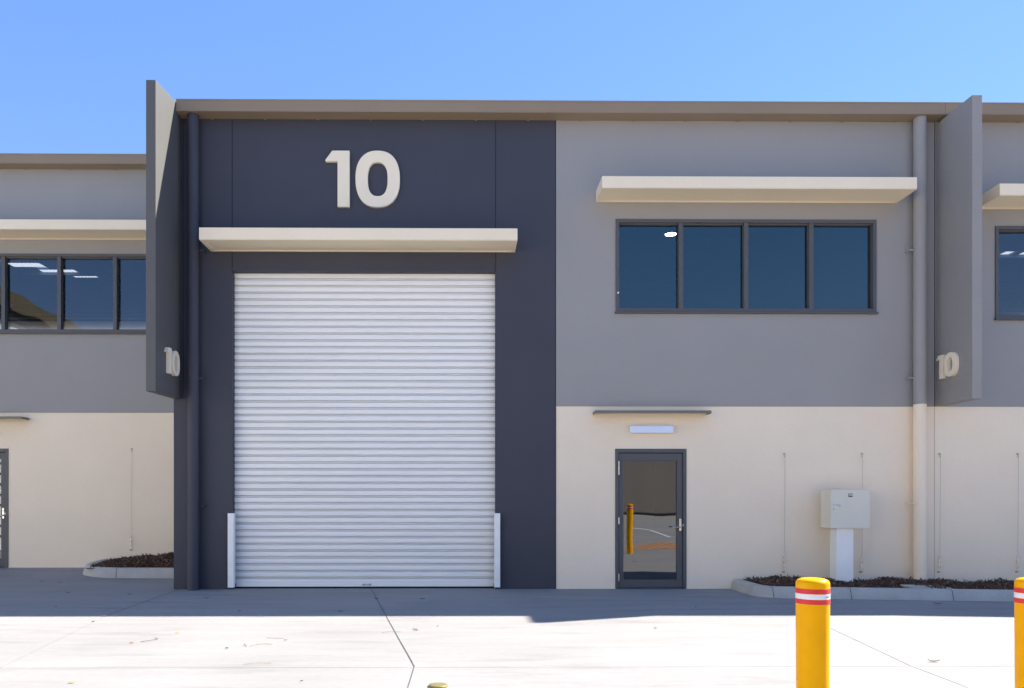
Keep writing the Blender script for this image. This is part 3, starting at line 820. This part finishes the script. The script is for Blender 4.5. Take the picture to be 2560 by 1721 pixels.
twig([(-1.80, -5.71, 0), (-1.70, -5.67, .003), (-1.58, -5.67, 0)], .0016, 'leaf_t', 'straight grey twig lying beside the faint cross joint')
twig([(-.85, -4.13, 0), (-.75, -4.10, .003), (-.66, -4.11, 0)], .0022, 'leaf_t', 'short pale twig crossing near the middle ground joint')

# inspection cap
bm = bmesh.new(); lathe(bm, [(.068, 0), (.068, .010), (.064, .014), (.05, .016), (0, .017)], (-.200, -6.475, .001), 36)
T = obj('inspection_cap', bm, M['brass'], smooth=True)
tag(T, 'round olive brass inspection cap set in the concrete at the bottom edge', 'drain cap')

# ------------------------------------------------------------------ buildings seen in the reflections
O = empty('opposite_warehouse', (4, -31, .8), 'taupe panel warehouse across the yard, seen reflected in the glass door', 'building')
zb = .83
obj('wall', B((-12, 34, -31.3, -31, zb-1, 8.0)), M['opp_wall'], O)
bm = bmesh.new()
for k in range(8): box(bm, -9+k*5.6, -8.97+k*5.6, -31.0, -30.996, zb, 7.7)
obj('panel_joint', bm, M['joint'], O)
obj('gutter', B((-12, 34, -31, -30.7, 7.7, 8.0)), M['taupe'], O)
obj('plinth', B((-12, 34, -30.995, -30.93, zb-.05, zb+.05)), M['joint'], O)
obj('roof', B((-12, 34, -49, -31.31, 7.7, 7.95)), M['roof'], O)
obj('rear_wall', B((-12, 34, -49.3, -49.01, -.2, 7.7)), M['opp_wall'], O)
W = empty('side_warehouse', (-22, -22, 0), 'white clad warehouse with taupe gutter, seen reflected in the left window', 'building')
bm = bmesh.new(); box(bm, -29.7, -13.5, -40, -3.0, -.2, 6.77)
obj('wall', bm, M['white_clad'], W)
bm = bmesh.new(); z = .4
while z < 6.7:
    box(bm, -13.499, -13.47, -40, -3.0, z, z+.035); z += .30
obj('cladding_rib', bm, M['joint'], W)
obj('gutter', B((-13.5, -13.15, -40.1, -2.9, 6.98, 7.42)), M['brown_gutter'], W)
obj('flashing', B((-13.5, -13.3, -40.1, -2.9, 6.78, 6.975)), M['frame'], W)
obj('roof', B((-29.8, -13.51, -40.1, -2.9, 6.45, 7.2)), M['roof'], W)

# tree rising behind that roof
def tree(x, y, h, label):
    T = empty('tree', (x, y, 0), label, 'tree')
    bm = bmesh.new(); cyl(bm, (x, y, 0), (x+.2, y, h*.55), .28, .16, seg=12)
    for a in range(5):
        an = a*1.26; cyl(bm, (x+.15, y, h*(.4+.03*a)), (x+1.3*math.cos(an), y+1.3*math.sin(an), h*(.7+.03*a)), .10, .04, seg=8)
    obj('trunk', bm, M['leaf_b'], T)
    rnd = random.Random(11); V = []; F = []
    cl = [(x+rnd.gauss(0, 1.1), y+rnd.gauss(0, 1.1), h*.78+rnd.gauss(0, .9), rnd.uniform(.5, .95)) for _ in range(12)]
    for c in cl:
        for _ in range(260):
            d = Vector((rnd.gauss(0, 1), rnd.gauss(0, 1), rnd.gauss(0, 1))).normalized() * c[3]*rnd.uniform(.6, 1.05)*1.2
            p = Vector(c[:3]) + d; s = rnd.uniform(.07, .14)
            u = Vector((rnd.gauss(0, 1), rnd.gauss(0, 1), rnd.gauss(0, 1))).normalized(); v = u.orthogonal().normalized()
            b = len(V); V += [tuple(p-u*s), tuple(p+v*s*.5), tuple(p+u*s), tuple(p-v*s*.5)]; F.append((b, b+1, b+2, b+3))
    me = bpy.data.meshes.new('crown'); me.from_pydata(V, [], F); me.materials.append(M['crown'])
    o = bpy.data.objects.new('crown', me); col.objects.link(o); o.parent = T; o.location = -Vector((x, y, 0))
tree(-31.6, -36, 17.5, 'green tree behind the white warehouse, reflected in the left window')

# ------------------------------------------------------------------ camera
cd = bpy.data.cameras.new('camera'); cam = bpy.data.objects.new('camera', cd); col.objects.link(cam)
cam.location = (0, -12, 1.284); cam.rotation_euler = (R(90), 0, R(-.49))
cd.sensor_width = 36; cd.lens = 27.34; cd.shift_x = .0383; cd.shift_y = .158
cd.clip_start = .05; cd.clip_end = 2000
S.camera = cam

# ------------------------------------------------------------------ light
sd = bpy.data.lights.new('sun', 'SUN'); sun = bpy.data.objects.new('sun', sd); col.objects.link(sun)
d = Vector((-.914, -.365, -1.0)).normalized()
sun.rotation_euler = d.to_track_quat('-Z', 'Y').to_euler()
sd.energy = 4.4; sd.angle = R(.55); sd.color = (1.0, .945, .86)
w = bpy.data.worlds.new('World'); S.world = w; w.use_nodes = True
nt = w.node_tree; n = nt.nodes; n.clear()
sky = n.new('ShaderNodeTexSky'); sky.sky_type = 'NISHITA'; sky.sun_disc = False
sky.sun_elevation = math.asin(-d.z); sky.sun_rotation = math.atan2(-d.x, -d.y)
sky.altitude = 0; sky.air_density = 0.9; sky.dust_density = 0.0; sky.ozone_density = 5.0
bg = n.new('ShaderNodeBackground'); bg.inputs['Strength'].default_value = .142
o = n.new('ShaderNodeOutputWorld')
hs = n.new('ShaderNodeHueSaturation'); hs.inputs['Saturation'].default_value = 1.22
nt.links.new(sky.outputs[0], hs.inputs['Color']); tint = n.new('ShaderNodeVectorMath'); tint.operation = 'MULTIPLY'; tint.inputs[1].default_value = (.97, .88, 1.12)
gm = n.new('ShaderNodeGamma'); gm.inputs['Gamma'].default_value = .58
nt.links.new(hs.outputs[0], gm.inputs['Color']); nt.links.new(gm.outputs[0], tint.inputs[0]); nt.links.new(tint.outputs[0], bg.inputs[0]); nt.links.new(bg.outputs[0], o.inputs[0])
S.view_settings.view_transform = 'Standard'; S.view_settings.look = 'None'
S.view_settings.exposure = 1.68; S.view_settings.gamma = 1
S.render.engine = 'CYCLES'
S.cycles.max_bounces = 8; S.cycles.diffuse_bounces = 5; S.cycles.transparent_max_bounces = 12
S.cycles.use_denoising = True
S.cycles.sample_clamp_indirect = 6
